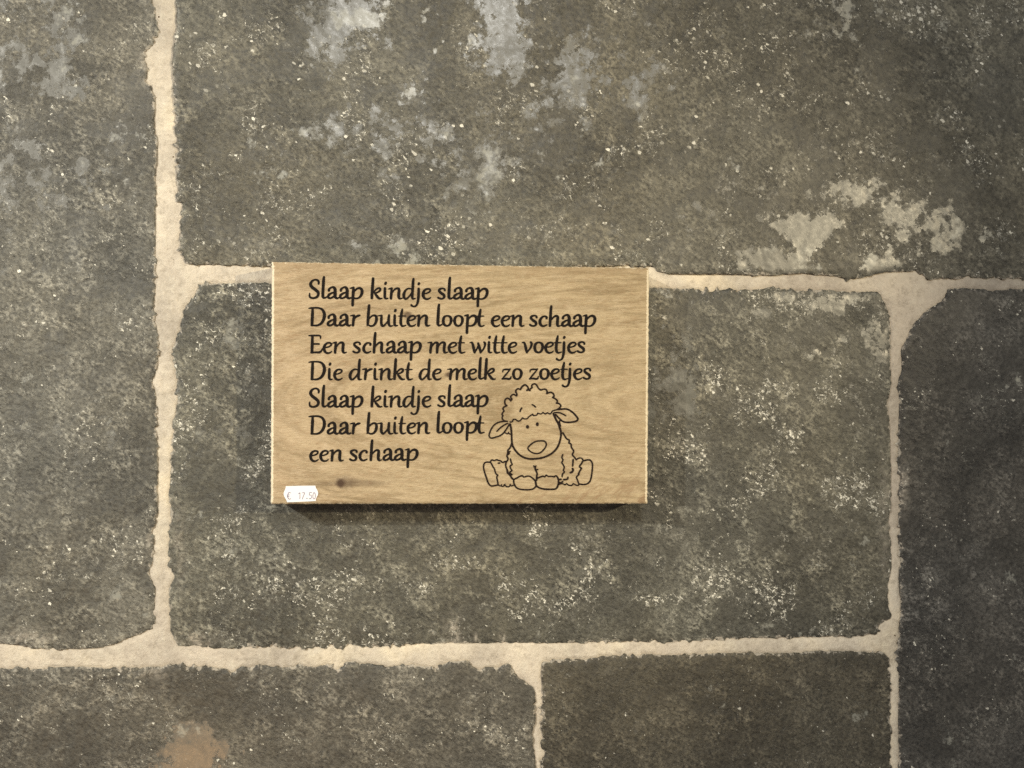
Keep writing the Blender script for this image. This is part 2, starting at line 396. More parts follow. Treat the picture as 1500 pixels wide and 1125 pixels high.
for poly, kw, seed, lift, lab in specs:
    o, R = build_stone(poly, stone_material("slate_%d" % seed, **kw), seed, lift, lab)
    outlines.append(R)

def mortar():
    xs = axis(-620, 2000, -40, 1540, 4.0, 20.0); ys = axis(-360, 1500, -40, 1165, 4.0, 20.0)
    X, Y = np.meshgrid(xs, ys)
    IN = np.zeros(X.shape, bool); 
    for R in outlines: IN |= inside_rows(R, xs, ys)
    kd = KDTree(sum(len(R) for R in outlines)); i = 0
    for R in outlines:
        for p in R: kd.insert((p[0], p[1], 0), i); i += 1
    kd.balance()
    dist = np.zeros(X.shape)
    for j, i in zip(*np.nonzero(~IN)):
        dist[j, i] = min(30, kd.find((X[j, i], Y[j, i], 0))[2])
    h = -1.75 + 0.35 * fbm(X / 60, Y / 60, 3, 40) + 0.30 * fbm(X / 9, Y / 9, 3, 44) + 0.45 * np.minimum(1, dist / 8)
    h = np.where(IN, -3.2, h)
    wx, wz = plane_pt(X, Y)
    V = np.stack([wx.ravel(), -h.ravel() * 0.001, wz.ravel()], 1)
    ny, nx = X.shape
    idx = np.arange(ny * nx).reshape(ny, nx)
    Fq = np.stack([idx[:-1, :-1].ravel(), idx[1:, :-1].ravel(), idx[1:, 1:].ravel(), idx[:-1, 1:].ravel()], 1)
    me = bpy.data.meshes.new("mortar")
    me.from_pydata(V.tolist(), [], Fq.tolist())
    at = me.attributes.new("edge", 'FLOAT', 'POINT'); at.data.foreach_set("value", dist.ravel().astype(np.float32))
    me.polygons.foreach_set("use_smooth", np.ones(len(me.polygons), bool))
    link("mortar", me, wall, [mortar_material()])
mortar()

# ------------------------------------------------------------------ the wooden board
T = 0.028; GAP = 0.003; FRONT = T + GAP
def bpt(x, y): return plane_pt(x, y, FRONT)
c_tl, c_tr, c_br, c_bl = [np.array(bpt(*p)) for p in ((398, 383.5), (951, 392.5), (948.5, 738), (396.5, 738.5))]
root_xz = (c_bl + c_br) / 2
sign = empty("wooden_sign", (root_xz[0], 0, root_xz[1]))
sign["label"] = "pale wooden board with black lullaby text, sheep drawing and price sticker on slate wall"
sign["category"] = "wooden sign"

def wood_material(side=False):
    t = NT("raw_wood_end" if side else "raw_wood")
    sep = t.n.new("ShaderNodeSeparateXYZ"); t.l.new(t.tc, sep.inputs[0])
    X, Z = sep.outputs[0], sep.outputs[2]
    def gauss(cx, cz, rx, rz):
        dx = t.math('DIVIDE', t.math('SUBTRACT', X, cx), rx); dz = t.math('DIVIDE', t.math('SUBTRACT', Z, cz), rz)
        r2 = t.math('ADD', t.math('MULTIPLY', dx, dx), t.math('MULTIPLY', dz, dz))
        return t.math('POWER', 2.718, t.math('MULTIPLY', r2, -1.0)), dz
    def loc(px, py):
        x, z = bpt(px, py); return float(x - root_xz[0]), float(z - root_xz[1])
    # flat-sawn figure: long cone of rings coming in from the right end
    ax, az = loc(1020, 590)
    dx = t.math('MULTIPLY', t.math('SUBTRACT', X, ax), 0.20); dz = t.math('SUBTRACT', Z, az)
    r = t.math('SQRT', t.math('ADD', t.math('MULTIPLY', dx, dx), t.math('ADD', t.math('MULTIPLY', dz, dz), 0.00002)))
    warp = t.noise(7, 3, 0.5, 0.0, t.mapping(scale=(0.6, 1, 1.6)))
    r = t.math('ADD', r, t.math('MULTIPLY', warp, 0.010))
    for (px, py, s) in ((597, 463, .9), (657, 549, .7), (502, 707, 1.0)):
        kx, kz = loc(px, py)
        g, kd_ = gauss(kx, kz, 0.026 * s, 0.0075 * s)
        r = t.math('ADD', r, t.math('MULTIPLY', t.math('MULTIPLY', g, kd_), 0.006 * s))
    rv = t.n.new("ShaderNodeCombineXYZ")
    t.l.new(t.math('MULTIPLY', r, 1.0), rv.inputs[2]); t.l.new(t.math('MULTIPLY', X, 0.10), rv.inputs[0])
    ring = t.noise(230, 5, 0.62, 0.0, rv.outputs[0])
    wide = t.noise(45, 3, 0.5, 0.0, rv.outputs[0])
    fib = t.noise(170, 6, 0.74, 0.1, t.mapping(scale=(1, 1, 6.5), rot=(0, math.radians(1.0), 0)))
    saw = t.noise(150, 5, 0.7, 0.0, t.grain(38, 0.4, 1.5))   # faint slanting saw marks
    mott = t.noise(120, 7, 0.75, 0.2, t.mapping(scale=(0.6, 1, 1.8)))
    base = t.mix(t.ramp(ring, 0.42, 0.60), (0.495, 0.395, 0.245), (0.30, 0.230, 0.132))
    base = t.mix(t.ramp(wide, 0.42, 0.60, 0, 0.4), base, (0.55, 0.45, 0.29))
    base = t.mix(t.ramp(fib, 0.50, 0.68, 0, 0.7), base, (0.33, 0.215, 0.115))
    base = t.mix(t.ramp(mott, 0.50, 0.64, 0, 0.5), base, (0.60, 0.49, 0.33))
    base = t.mix(t.ramp(saw, 0.54, 0.68, 0, 0.3), base, (0.36, 0.245, 0.14))
    pore = t.noise(1.0, 4, 0.7, 0.0, t.mapping(scale=(190, 1, 1500)))
    base = t.mix(t.ramp(pore, 0.56, 0.66, 0, 0.55), base, (0.25, 0.165, 0.09))
    base = t.mix(t.ramp(pore, 0.44, 0.34, 0, 0.45), base, (0.60, 0.50, 0.365))
    # pinkish-grey on the left end, yellower towards the right: tint of the two lamps painted into the wood
    base = t.mix(t.ramp(X, -0.14, 0.02, 0.55, 0.0), base, t.mix(1.0, base, (1.10, 1.08, 1.16), 'MULTIPLY'))
    base = t.mix(1.0, base, (0.93, 0.915, 0.90), 'MULTIPLY')
    # grey weathered stain across the top edge
    tx, tz = loc(650, 386)
    tn = t.math('ADD', t.ramp(Z, tz - 0.012, tz + 0.002), t.math('MULTIPLY', t.math('SUBTRACT', t.noise(22, 5, 0.6, 0, t.mapping(scale=(0.5, 1, 1.5))), 0.5), 1.8))
    base = t.mix(t.ramp(tn, 0.45, 1.0, 0, 0.5), base, (0.30, 0.21, 0.12))
    bx_, bz_ = loc(880, 732)
    bn = t.math('MULTIPLY', t.ramp(Z, bz_ + 0.030, bz_ + 0.004), t.ramp(X, bx_ - 0.12, bx_))
    base = t.mix(t.math('MULTIPLY', bn, t.ramp(saw, 0.47, 0.62)), base, (0.31, 0.215, 0.125))
    knot_n = t.noise(300, 5, 0.7)
    for (px, py, rx, rz, a) in ((597, 462, 7, 5.5, .8), (657, 549, 5.5, 4, .85), (499, 708, 6, 6.5, 1.0), (506, 706, 17, 10, .45), (530, 708, 42, 5, .38), (470, 709, 30, 4, .25), (612, 468, 16, 7, .3)):
        kx, kz = loc(px, py)
        g, _ = gauss(kx, kz, rx * 0.00054, rz * 0.00054)
        m = t.ramp(t.math('ADD', g, t.math('MULTIPLY', t.math('SUBTRACT', knot_n, 0.5), 0.7)), 0.18, 0.75, 0, a)
        base = t.mix(m, base, (0.075, 0.045, 0.028))
    if side:
        base = t.mix(0.75, base, (0.74, 0.60, 0.42))
    ef = t.attr("arris")  # chipped edges, painted brighter as chamfers catching the side lamps
    en = t.noise(420, 4, 0.7, 0.0, t.mapping(scale=(1, 1, 2)))
    base = t.mix(t.ramp(t.math('ADD', t.math('MULTIPLY', ef, 1.25), t.math('MULTIPLY', t.math('SUBTRACT', en, 0.5), 1.2)), 0.42, 0.72, 0, 0.9), base, (0.86, 0.76, 0.57))
    hh = t.math('ADD', t.math('MULTIPLY', fib, 0.8), t.math('MULTIPLY', mott, 0.5))
    hh = t.math('ADD', hh, t.math('MULTIPLY', saw, 0.35))
    n = t.bump(hh, 0.7, 0.0012)
    return t.set(Base_Color=base, Roughness=0.72, Normal=n, Specular_IOR_Level=0.3)

def bilerp(u, v):
    return ((c_tl * (1 - u) + c_tr * u) * (1 - v) + (c_bl * (1 - u) + c_br * u) * v)

def build_board():
    NX, NY = 240, 156
    us = np.linspace(0, 1, NX + 1); vs = np.linspace(0, 1, NY + 1)
    V = []; ar = []
    W_, H_ = 0.30, 0.19
    U, Vv = np.meshgrid(us, vs)
    Pts = ((1 - Vv)[..., None] * ((1 - U)[..., None] * c_tl + U[..., None] * c_tr) + Vv[..., None] * ((1 - U)[..., None] * c_bl + U[..., None] * c_br))
    PX = Pts[..., 0] - root_xz[0]; PZ = Pts[..., 1] - root_xz[1]
    dl = np.minimum(U, 1 - U) * W_; dv = np.minimum(Vv, 1 - Vv) * H_
    d = np.minimum(dl, dv)
    # ragged sawn outline: push the outermost row in and out a little
    ex = 0.00035 * fbm(PZ * 700, PX * 40, 3, 61, 0.7); ez = 0.00025 * fbm(PX * 260, PZ * 40, 3, 67, 0.7)
    PX = PX + np.where(dl < 1e-6, ex, 0); PZ = PZ + np.where(dv < 1e-6, ez, 0)
    ch = 0.0010 + 0.0007 * fbm(PX * 500, PZ * 500, 2, 71)
    fall = np.clip(1 - d / 0.0015, 0, 1)
    Yf = -(FRONT - fall * np.abs(ch) - 0.00012 * fbm(PX * 90, PZ * 700, 3, 73))
    arris = np.clip(1 - d / 0.0034, 0, 1)
    arris = np.where((dv < dl), arris * 0.42, arris)
    verts = np.stack([PX.ravel(), Yf.ravel(), PZ.ravel()], 1)
    idx = np.arange((NX + 1) * (NY + 1)).reshape(NY + 1, NX + 1)
    Fq = np.stack([idx[:-1, :-1].ravel(), idx[1:, :-1].ravel(), idx[1:, 1:].ravel(), idx[:-1, 1:].ravel()], 1).tolist()
    me = bpy.data.meshes.new("board_face")
    # sides and back
    loop = list(idx[0, :]) + list(idx[1:, -1]) + list(idx[-1, :-1][::-1]) + list(idx[1:-1, 0][::-1])
    vl = verts.tolist(); n0 = len(vl); mi = [0] * len(Fq)
    backs = []
    rows = [(-FRONT + 0.004), (-FRONT + 0.014), (-GAP - 0.001), -GAP]
    prev = loop
    for k, yy in enumerate(rows):
        cur = []
        for a in loop:
            x, _, z = vl[a]; s = 0.998 if k == 3 else 1.0
            cur.append(len(vl)); vl.append([x * s, yy, (z - 0.095) * s + 0.095])
        L = len(loop)
        for q in range(L):
            Fq.append([prev[q], prev[(q + 1) % L], cur[(q + 1) % L], cur[q]]); mi.append(1)
        prev = cur
    Fq.append(prev); mi.append(1)
    me.from_pydata(vl, [], Fq)
    at = me.attributes.new("arris", 'FLOAT', 'POINT')
    at.data.foreach_set("value", np.concatenate([arris.ravel(), np.zeros(len(vl) - n0)]).astype(np.float32))
    me.polygons.foreach_set("material_index", mi)
    me.polygons.foreach_set("use_smooth", [m == 0 for m in mi])
    return link("board", me, sign, [wood_material(), wood_material(True)])
build_board()

# ------------------------------------------------------------------ strokes (lettering and drawing)
def catmull(P, closed=False, step=7.0):
    P = np.array(P, float); n = len(P)
    if n == 2: return P
    out = []
    rngn = n if closed else n - 1
    for i in range(rngn):
        p1, p2 = P[i % n], P[(i + 1) % n]
        p0 = P[(i - 1) % n] if (closed or i > 0) else 2 * p1 - p2
        p3 = P[(i + 2) % n] if (closed or i < n - 2) else 2 * p2 - p1
        k = max(2, int(np.hypot(*(p2 - p1)[:2]) / step))
        for s in range(k):
            t = s / k
            out.append(0.5 * ((2 * p1) + (-p0 + p2) * t + (2 * p0 - 5 * p1 + 4 * p2 - p3) * t * t + (-p0 + 3 * p1 - 3 * p2 + p3) * t**3))
    if not closed: out.append(P[-1])
    return np.array(out)

class Ink:
    """collects stroke ribbons laid on a plane `proud` metres in front of the wall; coordinates in photo pixels"""
    def __init__(self, proud): self.v = []; self.f = []; self.k = 0; self.proud = proud
    def add(self, pts, faces):
        lev = self.proud + 0.000004 * (self.k % 23); self.k += 1
        x, z = plane_pt(pts[:, 0], pts[:, 1], FRONT)
        b = len(self.v)
        for a, c in zip(x, z): self.v.append((a - root_xz[0], -lev, c - root_xz[1]))
        self.f += [tuple(b + i for i in q) for q in faces]
    def disc(self, c, r, ry=None, n=12):
        ry = ry or r
        a = np.linspace(0, 2 * math.pi, n, endpoint=False)
        self.add(np.stack([c[0] + r * np.cos(a), c[1] + ry * np.sin(a)], 1), [tuple(range(n))[::-1]])
    def stroke(self, P, closed=False, jit=0.0):
        """P: n x 3 (x, y, width) in px"""
        n = len(P)
        T_ = (np.roll(P[:, :2], -1, 0) - np.roll(P[:, :2], 1, 0))
        if not closed: T_[0] = P[1, :2] - P[0, :2]; T_[-1] = P[-1, :2] - P[-2, :2]
        T_ /= np.maximum(1e-6, np.hypot(T_[:, 0], T_[:, 1]))[:, None]
        N = np.stack([-T_[:, 1], T_[:, 0]], 1)
        w = P[:, 2:3] / 2 * (1 + jit * (rng.rand(n, 1) - 0.5))
        L = P[:, :2] + N * w; R = P[:, :2] - N * w
        pts = np.vstack([L, R]); fs = []
        for i in range(n if closed else n - 1):
            j = (i + 1) % n; fs.append((i, n + i, n + j, j))
        self.add(pts, fs)
        if not closed:
            self.disc(P[0], P[0, 2] / 2); self.disc(P[-1], P[-1, 2] / 2)
        # round the sharp turns
        for i in range(1, n - 1):
            if np.dot(T_[i - 1], T_[i + 1]) < 0.75: self.disc(P[i], P[i, 2] / 2, n=8)
    def build(self, name, mat):
        me = bpy.data.meshes.new(name); me.from_pydata(self.v, [], self.f)
        return link(name, me, sign, [mat])

G = {}
# each glyph: reference x, baseline y, strokes of (x, y, pen width); fifteen units to a photo pixel
G['S'] = (60, 570, [[(280,238,36),(284,195,45),(258,158,42),(205,146,36),(140,175,45),(104,240,60),(130,302,64),(200,358,64),(262,412,62),(276,470,55),(238,528,50),(165,550,42),(104,536,44),(82,500,38),(84,445,26)]])
G['l'] = (345, 570, [[(400,88,46),(390,150,56),(382,300,60),(374,450,60),(376,515,58),(398,545,44),(440,535,34),(472,512,24)]])
G['a'] = (470, 570, [[(506,382,50),(512,350,46),(560,314,38),(608,310,48),(638,348,62),(644,420,64),(640,490,64),(652,532,58),(688,552,44),(726,536,30)],
                     [(622,415,30),(560,440,40),(500,484,52),(494,530,52),(530,550,42),(582,532,42),(640,488,40)]])
G['p'] = (965, 570, [[(972,332,20),(1010,322,36),(1050,312,40)], [(1046,322,50),(1044,400,58),(1037,500,58),(1031,600,54),(1028,705,52)],
                     [(1056,425,24),(1084,378,34),(1128,338,42),(1180,326,50),(1222,350,56),(1236,400,60),(1222,468,56),(1180,526,44),(1120,552,36),(1050,546,34)]])
G['k'] = (75, 568, [[(128,110,52),(122,200,58),(112,350,60),(104,450,58),(100,540,56)],
                    [(130,432,28),(190,354,36),(242,322,36),(280,330,44),(282,370,42),(238,408,36),(165,435,32)], [(168,440,38),(206,490,52),(244,536,54),(284,552,38),(322,545,24)]])
G['i'] = (350, 568, [[(406,204,50),(396,226,50)], [(388,322,48),(385,400,54),(383,480,54),(388,528,52),(410,550,40),(450,545,24)]])
G['n'] = (460, 568, [[(466,340,20),(500,330,34),(540,322,40)], [(535,332,46),(530,420,54),(522,500,54),(520,548,50)],
                     [(545,430,22),(590,362,34),(638,328,44),(680,330,52),(698,364,58),(692,440,60),(690,505,58),(706,546,48),(738,550,34),(770,538,24)]])
G['d'] = (780, 570, [[(965,335,32),(900,330,34),(842,370,44),(808,440,58),(804,508,58),(836,556,44),(882,540,38),(938,480,34),(975,420,28)],
                     [(1015,120,46),(1005,200,54),(1000,300,56),(992,420,56),(986,505,54),(1002,552,44),(1052,548,26)]])
G['j'] = (1100, 570, [[(1138,214,50),(1128,232,48)], [(1130,332,50),(1128,430,56),(1122,540,54),(1108,630,48),(1080,696,40),(1030,722,36),(982,708,40),(970,692,44)]])
G['e'] = (1200, 570, [[(1238,438,32),(1310,428,30),(1370,396,36),(1384,358,38),(1348,334,38),(1284,346,42),(1236,400,52),(1226,470,58),(1254,536,50),(1304,560,42),(1360,548,32),(1394,522,20)]])
G['s'] = (135, 590, [[(292,384,44),(286,356,38),(240,342,36),(184,360,46),(168,398,50),(210,443,56),(270,488,58),(278,538,48),(236,570,38),(180,564,42),(148,545,44)]])
G['D'] = (60, 566, [[(66,170,22),(110,162,34),(180,158,36),(270,160,38),(350,188,48),(398,258,60),(408,340,64),(384,430,60),(330,506,50),(250,544,42),(170,546,34),(120,545,34)], [(150,170,48),(146,300,60),(140,430,60),(136,538,56)]])
G['r'] = (975, 566, [[(980,332,22),(1030,322,36),(1062,318,38)], [(1060,330,46),(1052,400,56),(1042,480,54),(1036,542,50)], [(1066,400,26),(1106,352,42),(1148,330,50),(1186,320,34)]])
G['b'] = (75, 570, [[(130,105,50),(122,200,56),(112,330,58),(105,450,58),(97,525,46),(82,556,20)], [(130,402,26),(180,348,36),(240,324,40),(284,350,52),(292,420,58),(272,490,52),(225,546,42),(162,558,38),(112,536,36)]])
G['u'] = (330, 570, [[(318,336,20),(360,330,28),(404,326,36)], [(404,334,46),(400,400,54),(396,480,56),(410,536,54),(440,558,42),(490,518,36),(540,450,30),(558,410,28)], [(568,322,46),(560,400,54),(558,480,54),(574,542,48),(608,560,36),(648,550,24)]])
G['t'] = (780, 568, [[(860,190,36),(850,240,50),(836,320,56),(826,420,56),(828,500,56),(850,550,46),(890,556,36),(938,540,24)], [(778,338,20),(830,335,30),(928,335,24)]])
G['o'] = (385, 576, [[(495,336,34),(430,368,50),(408,450,58),(430,528,52),(488,558,40),(550,528,46),(582,440,58),(562,366,52)]])
G['c'] = (110, 576, [[(278,386,46),(284,362,42),(244,342,36),(184,362,44),(138,430,56),(136,500,58),(172,550,46),(224,558,38),(288,530,26)]])
G['h'] = (330, 576, [[(382,125,48),(372,220,56),(365,350,58),(358,450,56),(352,552,52)], [(380,432,24),(428,368,36),(478,336,44),(522,352,56),(520,430,58),(516,510,58),(532,558,44),(588,550,24)]])
G['m'] = (215, 562, [[(220,328,20),(290,320,36)], [(300,328,44),(290,420,54),(280,490,54),(278,542,50)], [(300,430,24),(350,352,36),(398,322,44),(434,344,56),(430,430,56),(422,542,50)],
                     [(440,430,24),(490,352,36),(545,318,44),(588,345,58),(580,430,58),(578,505,56),(600,546,42),(658,532,22)]])
G['w'] = (90, 560, [[(95,328,20),(138,322,38),(162,380,52),(184,480,56),(198,538,46)], [(198,538,40),(240,476,34),(282,390,30)], [(276,338,44),(300,420,56),(322,500,54),(328,540,44)], [(328,540,38),(390,468,36),(424,390,42),(424,334,52),(408,314,38)]])
G['v'] = (1240, 560, [[(1246,328,20),(1288,322,38),(1314,380,52),(1334,470,56),(1350,540,44)], [(1350,540,34),(1418,460,36),(1450,390,44),(1454,340,52),(1434,314,40)]])
G['z'] = (640, 550, [[(664,376,22),(676,332,30),(730,318,38),(790,320,36),(832,308,26)], [(835,312,20),(770,390,32),(704,468,34),(655,528,26)], [(655,528,32),(740,520,40),(800,530,44),(835,512,38),(850,472,20)]])
G['E'] = (60, 562, [[(66,168,22),(110,165,36),(220,165,36),(305,168,36),(323,196,34),(320,238,18)], [(146,175,50),(140,350,60),(134,535,56)], [(150,350,34),(288,350,36)], [(120,540,40),(220,535,40),(298,534,46),(340,500,34),(368,445,18)]])

def base_line(i, x):
    b = [(438.0, .005), (478.1, .002), (517.9, -.0012), (557.0, -.0018), (597.3, -.0042), (636.8, -.0075), (676.2, -.009)][i]
    return b[0] + b[1] * (x - 450)
lap = [('S',452),('l',471),('a',479.4),('a',497),('p',512.3)]
kindje = [('k',543),('i',561.4),('n',568.7),('d',590),('j',611.3),('e',618)]
slaap = [('s',641),('l',655.6),('a',664),('a',680.6),('p',695.6)]
daar = [('D',452),('a',479),('a',496.7),('r',513)]
buiten = [('b',537),('u',554),('i',575.7),('t',584),('e',595.7),('n',608.9)]
loopt = [('l',639.5),('o',647.7),('o',664.3),('p',679.7),('t',698.6)]
LINES = [
    lap + kindje + slaap,
    daar + buiten + loopt + [('e',719.3),('e',733.7),('n',746.9),('s',775.5),('c',789.3),('h',804),('a',822.2),('a',838.8),('p',853.3)],
    [('E',452),('e',473),('e' ,473),('n',486.9),('s',516.7),('c',531.2),('h',546.3),('a',565.3),('a',582),('p',597.7),('m',626.3),('e',656),('t',670.3),
     ('w',688),('i',713.7),('t',721.7),('t',732.7),('e',744),('v',764.3),('o',781.7),('e',797.6),('t',811.7),('j',824.2),('e',831),('s',845.4)],
    [('D',452),('i',480),('e',488.3),('d',511.3),('r',530.7),('i',546.7),('n',554.2),('k',576.2),('t',593.7),('d',613.7),('e',633.3),('m',655.3),('e',685),('l',700.5),('k',709.2),
     ('z',734.7),('o',750.5),('z',774.7),('o',790.2),('e',806.3),('t',821),('j',832.9),('e',839.7),('s',854)],
    lap + kindje + slaap,
    daar + buiten + loopt,
    [('e',453.3),('e',468),('n',482.2),('s',512),('c',525.7),('h',541.7),('a',560.7),('a',577.3),('p',593)],
]
LINES[2].pop(2)
def ink_material(name, col, rough):
    t = NT(name)
    n = t.noise(900, 4, 0.6)
    c = t.mix(t.ramp(t.noise(1.0, 4, 0.7, 0.0, t.mapping(scale=(220, 1, 1300))), 0.42, 0.68), tuple(x * 0.6 for x in col), tuple(x * 2.2 for x in col))
    return t.set(Base_Color=c, Roughness=rough, Normal=t.bump(n, 0.5, 0.0004), Specular_IOR_Level=0.25)
burnt = ink_material("burnt_engraving", (0.007, 0.0045, 0.0035), 0.9)
burnt_thin = ink_material("burnt_thin_line", (0.012, 0.006, 0.004), 0.9)
for i, ln in enumerate(LINES):
    ink = Ink(FRONT + 0.00022)
    for ch, rx in ln:
        ref, by, strokes = G[ch]
        for s in strokes:
            closed = (ch == 'o')
            P = catmull(s, closed, 9.0)
            Q = np.empty_like(P)
            Q[:, 0] = rx + (P[:, 0] - ref) / 15.0
            Q[:, 1] = base_line(i, rx) + (P[:, 1] - by) / 15.0
            Q[:, 2] = P[:, 2] / 15.0 * 1.12
            ink.stroke(Q, closed, 0.10)
    ink.build("text_line", burnt)

OA, OB, OC, OD, OE, OF = (700,555), (770,555), (700,620), (775,620), (700,655), (775,655)
SHEEP = [  # origin, width, closed, points
 (OA,24,0,[(650,932),(590,925),(545,890),(532,850),(548,805),(530,780),(548,740),(572,700),(550,660),(575,618),(645,585)]),
 (OA,24,0,[(640,585),(602,560),(590,500),(605,450),(645,425),(688,440),(722,488)]), (OA,26,0,[(722,485),(735,460),(752,438)]),
 (OA,24,0,[(745,440),(720,400),(742,360),(790,340),(850,378)]), (OA,24,0,[(850,375),(858,330),(832,290),(842,240),(885,215),(942,238)]),
 (OA,26,0,[(935,225),(980,160),(1040,130),(1090,170),(1106,220),(1070,255)]), (OA,24,0,[(1085,240),(1110,240),(1150,262)]),
 (OA,24,0,[(1140,250),(1160,210),(1192,190),(1180,150),(1215,115),(1260,110),(1300,150),(1330,205),(1385,248)]),
 (OB,24,0,[(335,245),(390,225),(440,230),(470,270),(462,326)]), (OB,24,0,[(460,326),(510,302),(560,295),(610,330),(620,380),(588,410)]),
 (OB,24,0,[(588,405),(640,430),(688,470),(692,515),(670,535)]), (OB,24,0,[(670,530),(738,545),(770,590),(742,638),(700,665)]),
 (OA,20,0,[(700,945),(750,942),(780,890),(830,890),(870,920),(920,920),(985,855)]), (OA,20,0,[(985,850),(1010,875),(1080,875),(1120,830),(1205,775)]),
 (OA,20,0,[(1200,770),(1225,805),(1290,795),(1315,750)]), (OA,20,0,[(1312,748),(1380,770),(1430,740)]), (OA,20,0,[(1428,738),(1480,772)]),
 (OB,20,0,[(430,770),(482,743)]),(OB,20,0,[(482,745),(530,768),(560,750),(592,705),(700,670)]),
 (OB,26,0,[(690,672),(780,665),(880,660),(960,685),(1050,750),(1110,820),(1146,872),(1122,920),(1040,945),(920,955),(830,940),(770,900),(700,830),(655,775)]),
 (OB,22,0,[(655,738),(750,745),(820,775),(885,812)]), (OB,22,0,[(600,765),(620,745),(655,740)]),
 (OB,30,0,[(610,770),(660,880),(710,970),(740,1040),(762,1125)]),
 (OD,28,0,[(655,60),(682,120),(700,200),(696,300),(660,440),(600,560),(500,660),(380,725),(250,765),(100,782),(0,782)]),
 (OC,28,0,[(1125,782),(1010,750),(900,680),(812,580),(760,480),(745,380),(740,250),(728,110),(708,10)]),
 (OB,22,0,[(770,905),(742,930),(752,990),(765,1040)]),
 (OA,22,0,[(640,932),(540,935),(440,960),(350,1020),(295,1100),(268,1160),(246,1245),(290,1300),(400,1275),(490,1245),(570,1180),(640,1080),(698,985)]),
 (OA,22,0,[(660,970),(560,1025),(480,1085),(415,1155)]),
 (OC,20,0,[(590,205),(645,232)]), (OC,20,0,[(670,195),(685,225),(722,242)]), (OC,20,0,[(640,232),(665,222)]),
 (OC,22,1,[(1100,540),(1170,460),(1270,400),(1390,385),(1470,398),(1502,460),(1475,540),(1395,630),(1310,665),(1210,650),(1130,600)]),
 (OA,26,0,[(965,638),(940,675),(925,720)]), (OA,24,0,[(1190,565),(1232,585),(1270,622)]),
 (OC,24,0,[(742,440),(710,530),(662,590),(655,650),(640,720),(662,790),(625,850),(610,930),(640,1020),(662,1085)]),
 (OE,26,0,[(640,535),(660,572),(710,620),(740,670),(782,712)]),
 (OE,22,0,[(715,255),(728,320),(758,380)]), (OE,22,0,[(755,382),(712,410),(716,460),(752,515)]), (OE,22,0,[(752,515),(702,548),(720,580),(757,602)]), (OE,22,0,[(755,602),(722,620),(735,655)]),
 (OE,22,0,[(712,88),(682,110),(690,135),(660,165)]),
 (OE,22,0,[(605,308),(545,336),(500,300),(450,290),(410,275),(360,295),(310,280),(268,320)]),
 (OE,24,0,[(275,330),(180,330),(135,370),(125,450),(150,560),(190,680),(230,790),(290,850),(380,842),(455,825)]),
 (OE,22,0,[(270,330),(300,365),(325,420),(365,480),(380,540),(402,590),(442,612)]), (OE,22,0,[(442,612),(415,655),(430,740),(440,800),(458,835)]),
 (OE,20,0,[(455,838),(500,850),(522,820)]), (OE,20,0,[(500,845),(550,862),(600,808)]), (OE,20,0,[(600,840),(640,868),(690,860),(716,812)]), (OE,20,0,[(712,840),(740,850),(790,832)]),
 (OE,24,0,[(450,350),(478,348)]),
 (OE,24,0,[(795,705),(860,675),(920,640),(985,625)]), (OE,22,0,[(980,628),(1015,655),(1080,635),(1150,638)]), (OE,24,0,[(1140,638),(1200,680),(1250,730),(1278,790),(1270,860),(1200,920),(1080,935),(940,925),(850,890),(802,820),(785,745),(795,705)]),
 (OE,26,0,[(1225,410),(1258,450),(1262,490),(1282,530),(1302,580),(1292,640),(1290,705)]), (OE,20,0,[(1275,410),(1252,440)]), (OE,20,0,[(1268,500),(1314,492)]),
 (OF,24,0,[(165,705),(200,672),(260,650),(310,630)]), (OF,22,0,[(305,630),(340,652),(378,608)]), (OF,22,0,[(378,610),(420,640),(500,640),(560,655)]), (OF,22,0,[(555,655),(575,630),(612,632)]),
 (OF,26,0,[(605,630),(640,700),(645,790),(622,870),(580,915),(480,925),(340,920),(220,890),(160,840),(142,765),(170,705)]),
 (OF,22,0,[(742,158),(720,225),(748,275)]), (OF,22,0,[(748,275),(720,340),(750,390),(772,440),(752,510)]), (OF,22,0,[(752,510),(775,545),(735,590),(724,655)]),
 (OD,24,0,[(742,205),(790,290),(830,345),(880,370),(876,430)]), (OD,24,0,[(870,430),(920,460),(930,530),(978,610),(952,690),(1000,750),(1038,808)]),
 (OD,24,0,[(968,790),(962,880),(955,945)]), (OF,30,0,[(950,465),(968,500),(940,545),(900,562)]),
 (OD,22,0,[(1035,805),(1080,770),(1150,765),(1188,815)]),
 (OD,24,0,[(1195,825),(1270,805),(1340,810),(1385,870),(1392,950),(1380,1085),(1355,1225),(1320,1295),(1260,1335),(1180,1345),(1090,1330)]),
 (OF,24,0,[(1182,300),(1150,360),(1108,425),(1155,465)]), (OF,24,0,[(1155,460),(1110,530),(1078,600)]), (OF,22,0,[(1100,590),(1072,620),(1040,662),(1065,730),(1092,808)]),
 (OF,20,0,[(650,820),(710,800),(755,808),(790,832)]), (OF,20,0,[(790,830),(825,800),(870,835),(940,842)]), (OF,20,0,[(940,842),(972,800),(1020,828),(1080,838),(1095,805)]),
 (OF,26,0,[(640,712),(700,705)]), (OF,26,0,[(755,710),(800,710),(845,695),(852,655)]), (OF,24,0,[(655,775),(710,780),(742,745)]),
]
ink = Ink(FRONT + 0.00026)
for (o, w, closed, pts) in SHEEP:
    P = catmull([(a, b, w) for a, b in pts], bool(closed), 10.0)
    Q = np.stack([o[0] + P[:, 0] / 15.0, o[1] + P[:, 1] / 15.0, P[:, 2] / 15.0 * 1.5], 1)
    if not closed and len(Q) > 4:
        Q[0, 2] *= 0.8; Q[-1, 2] *= 0.7
    ink.stroke(Q, bool(closed), 0.22)
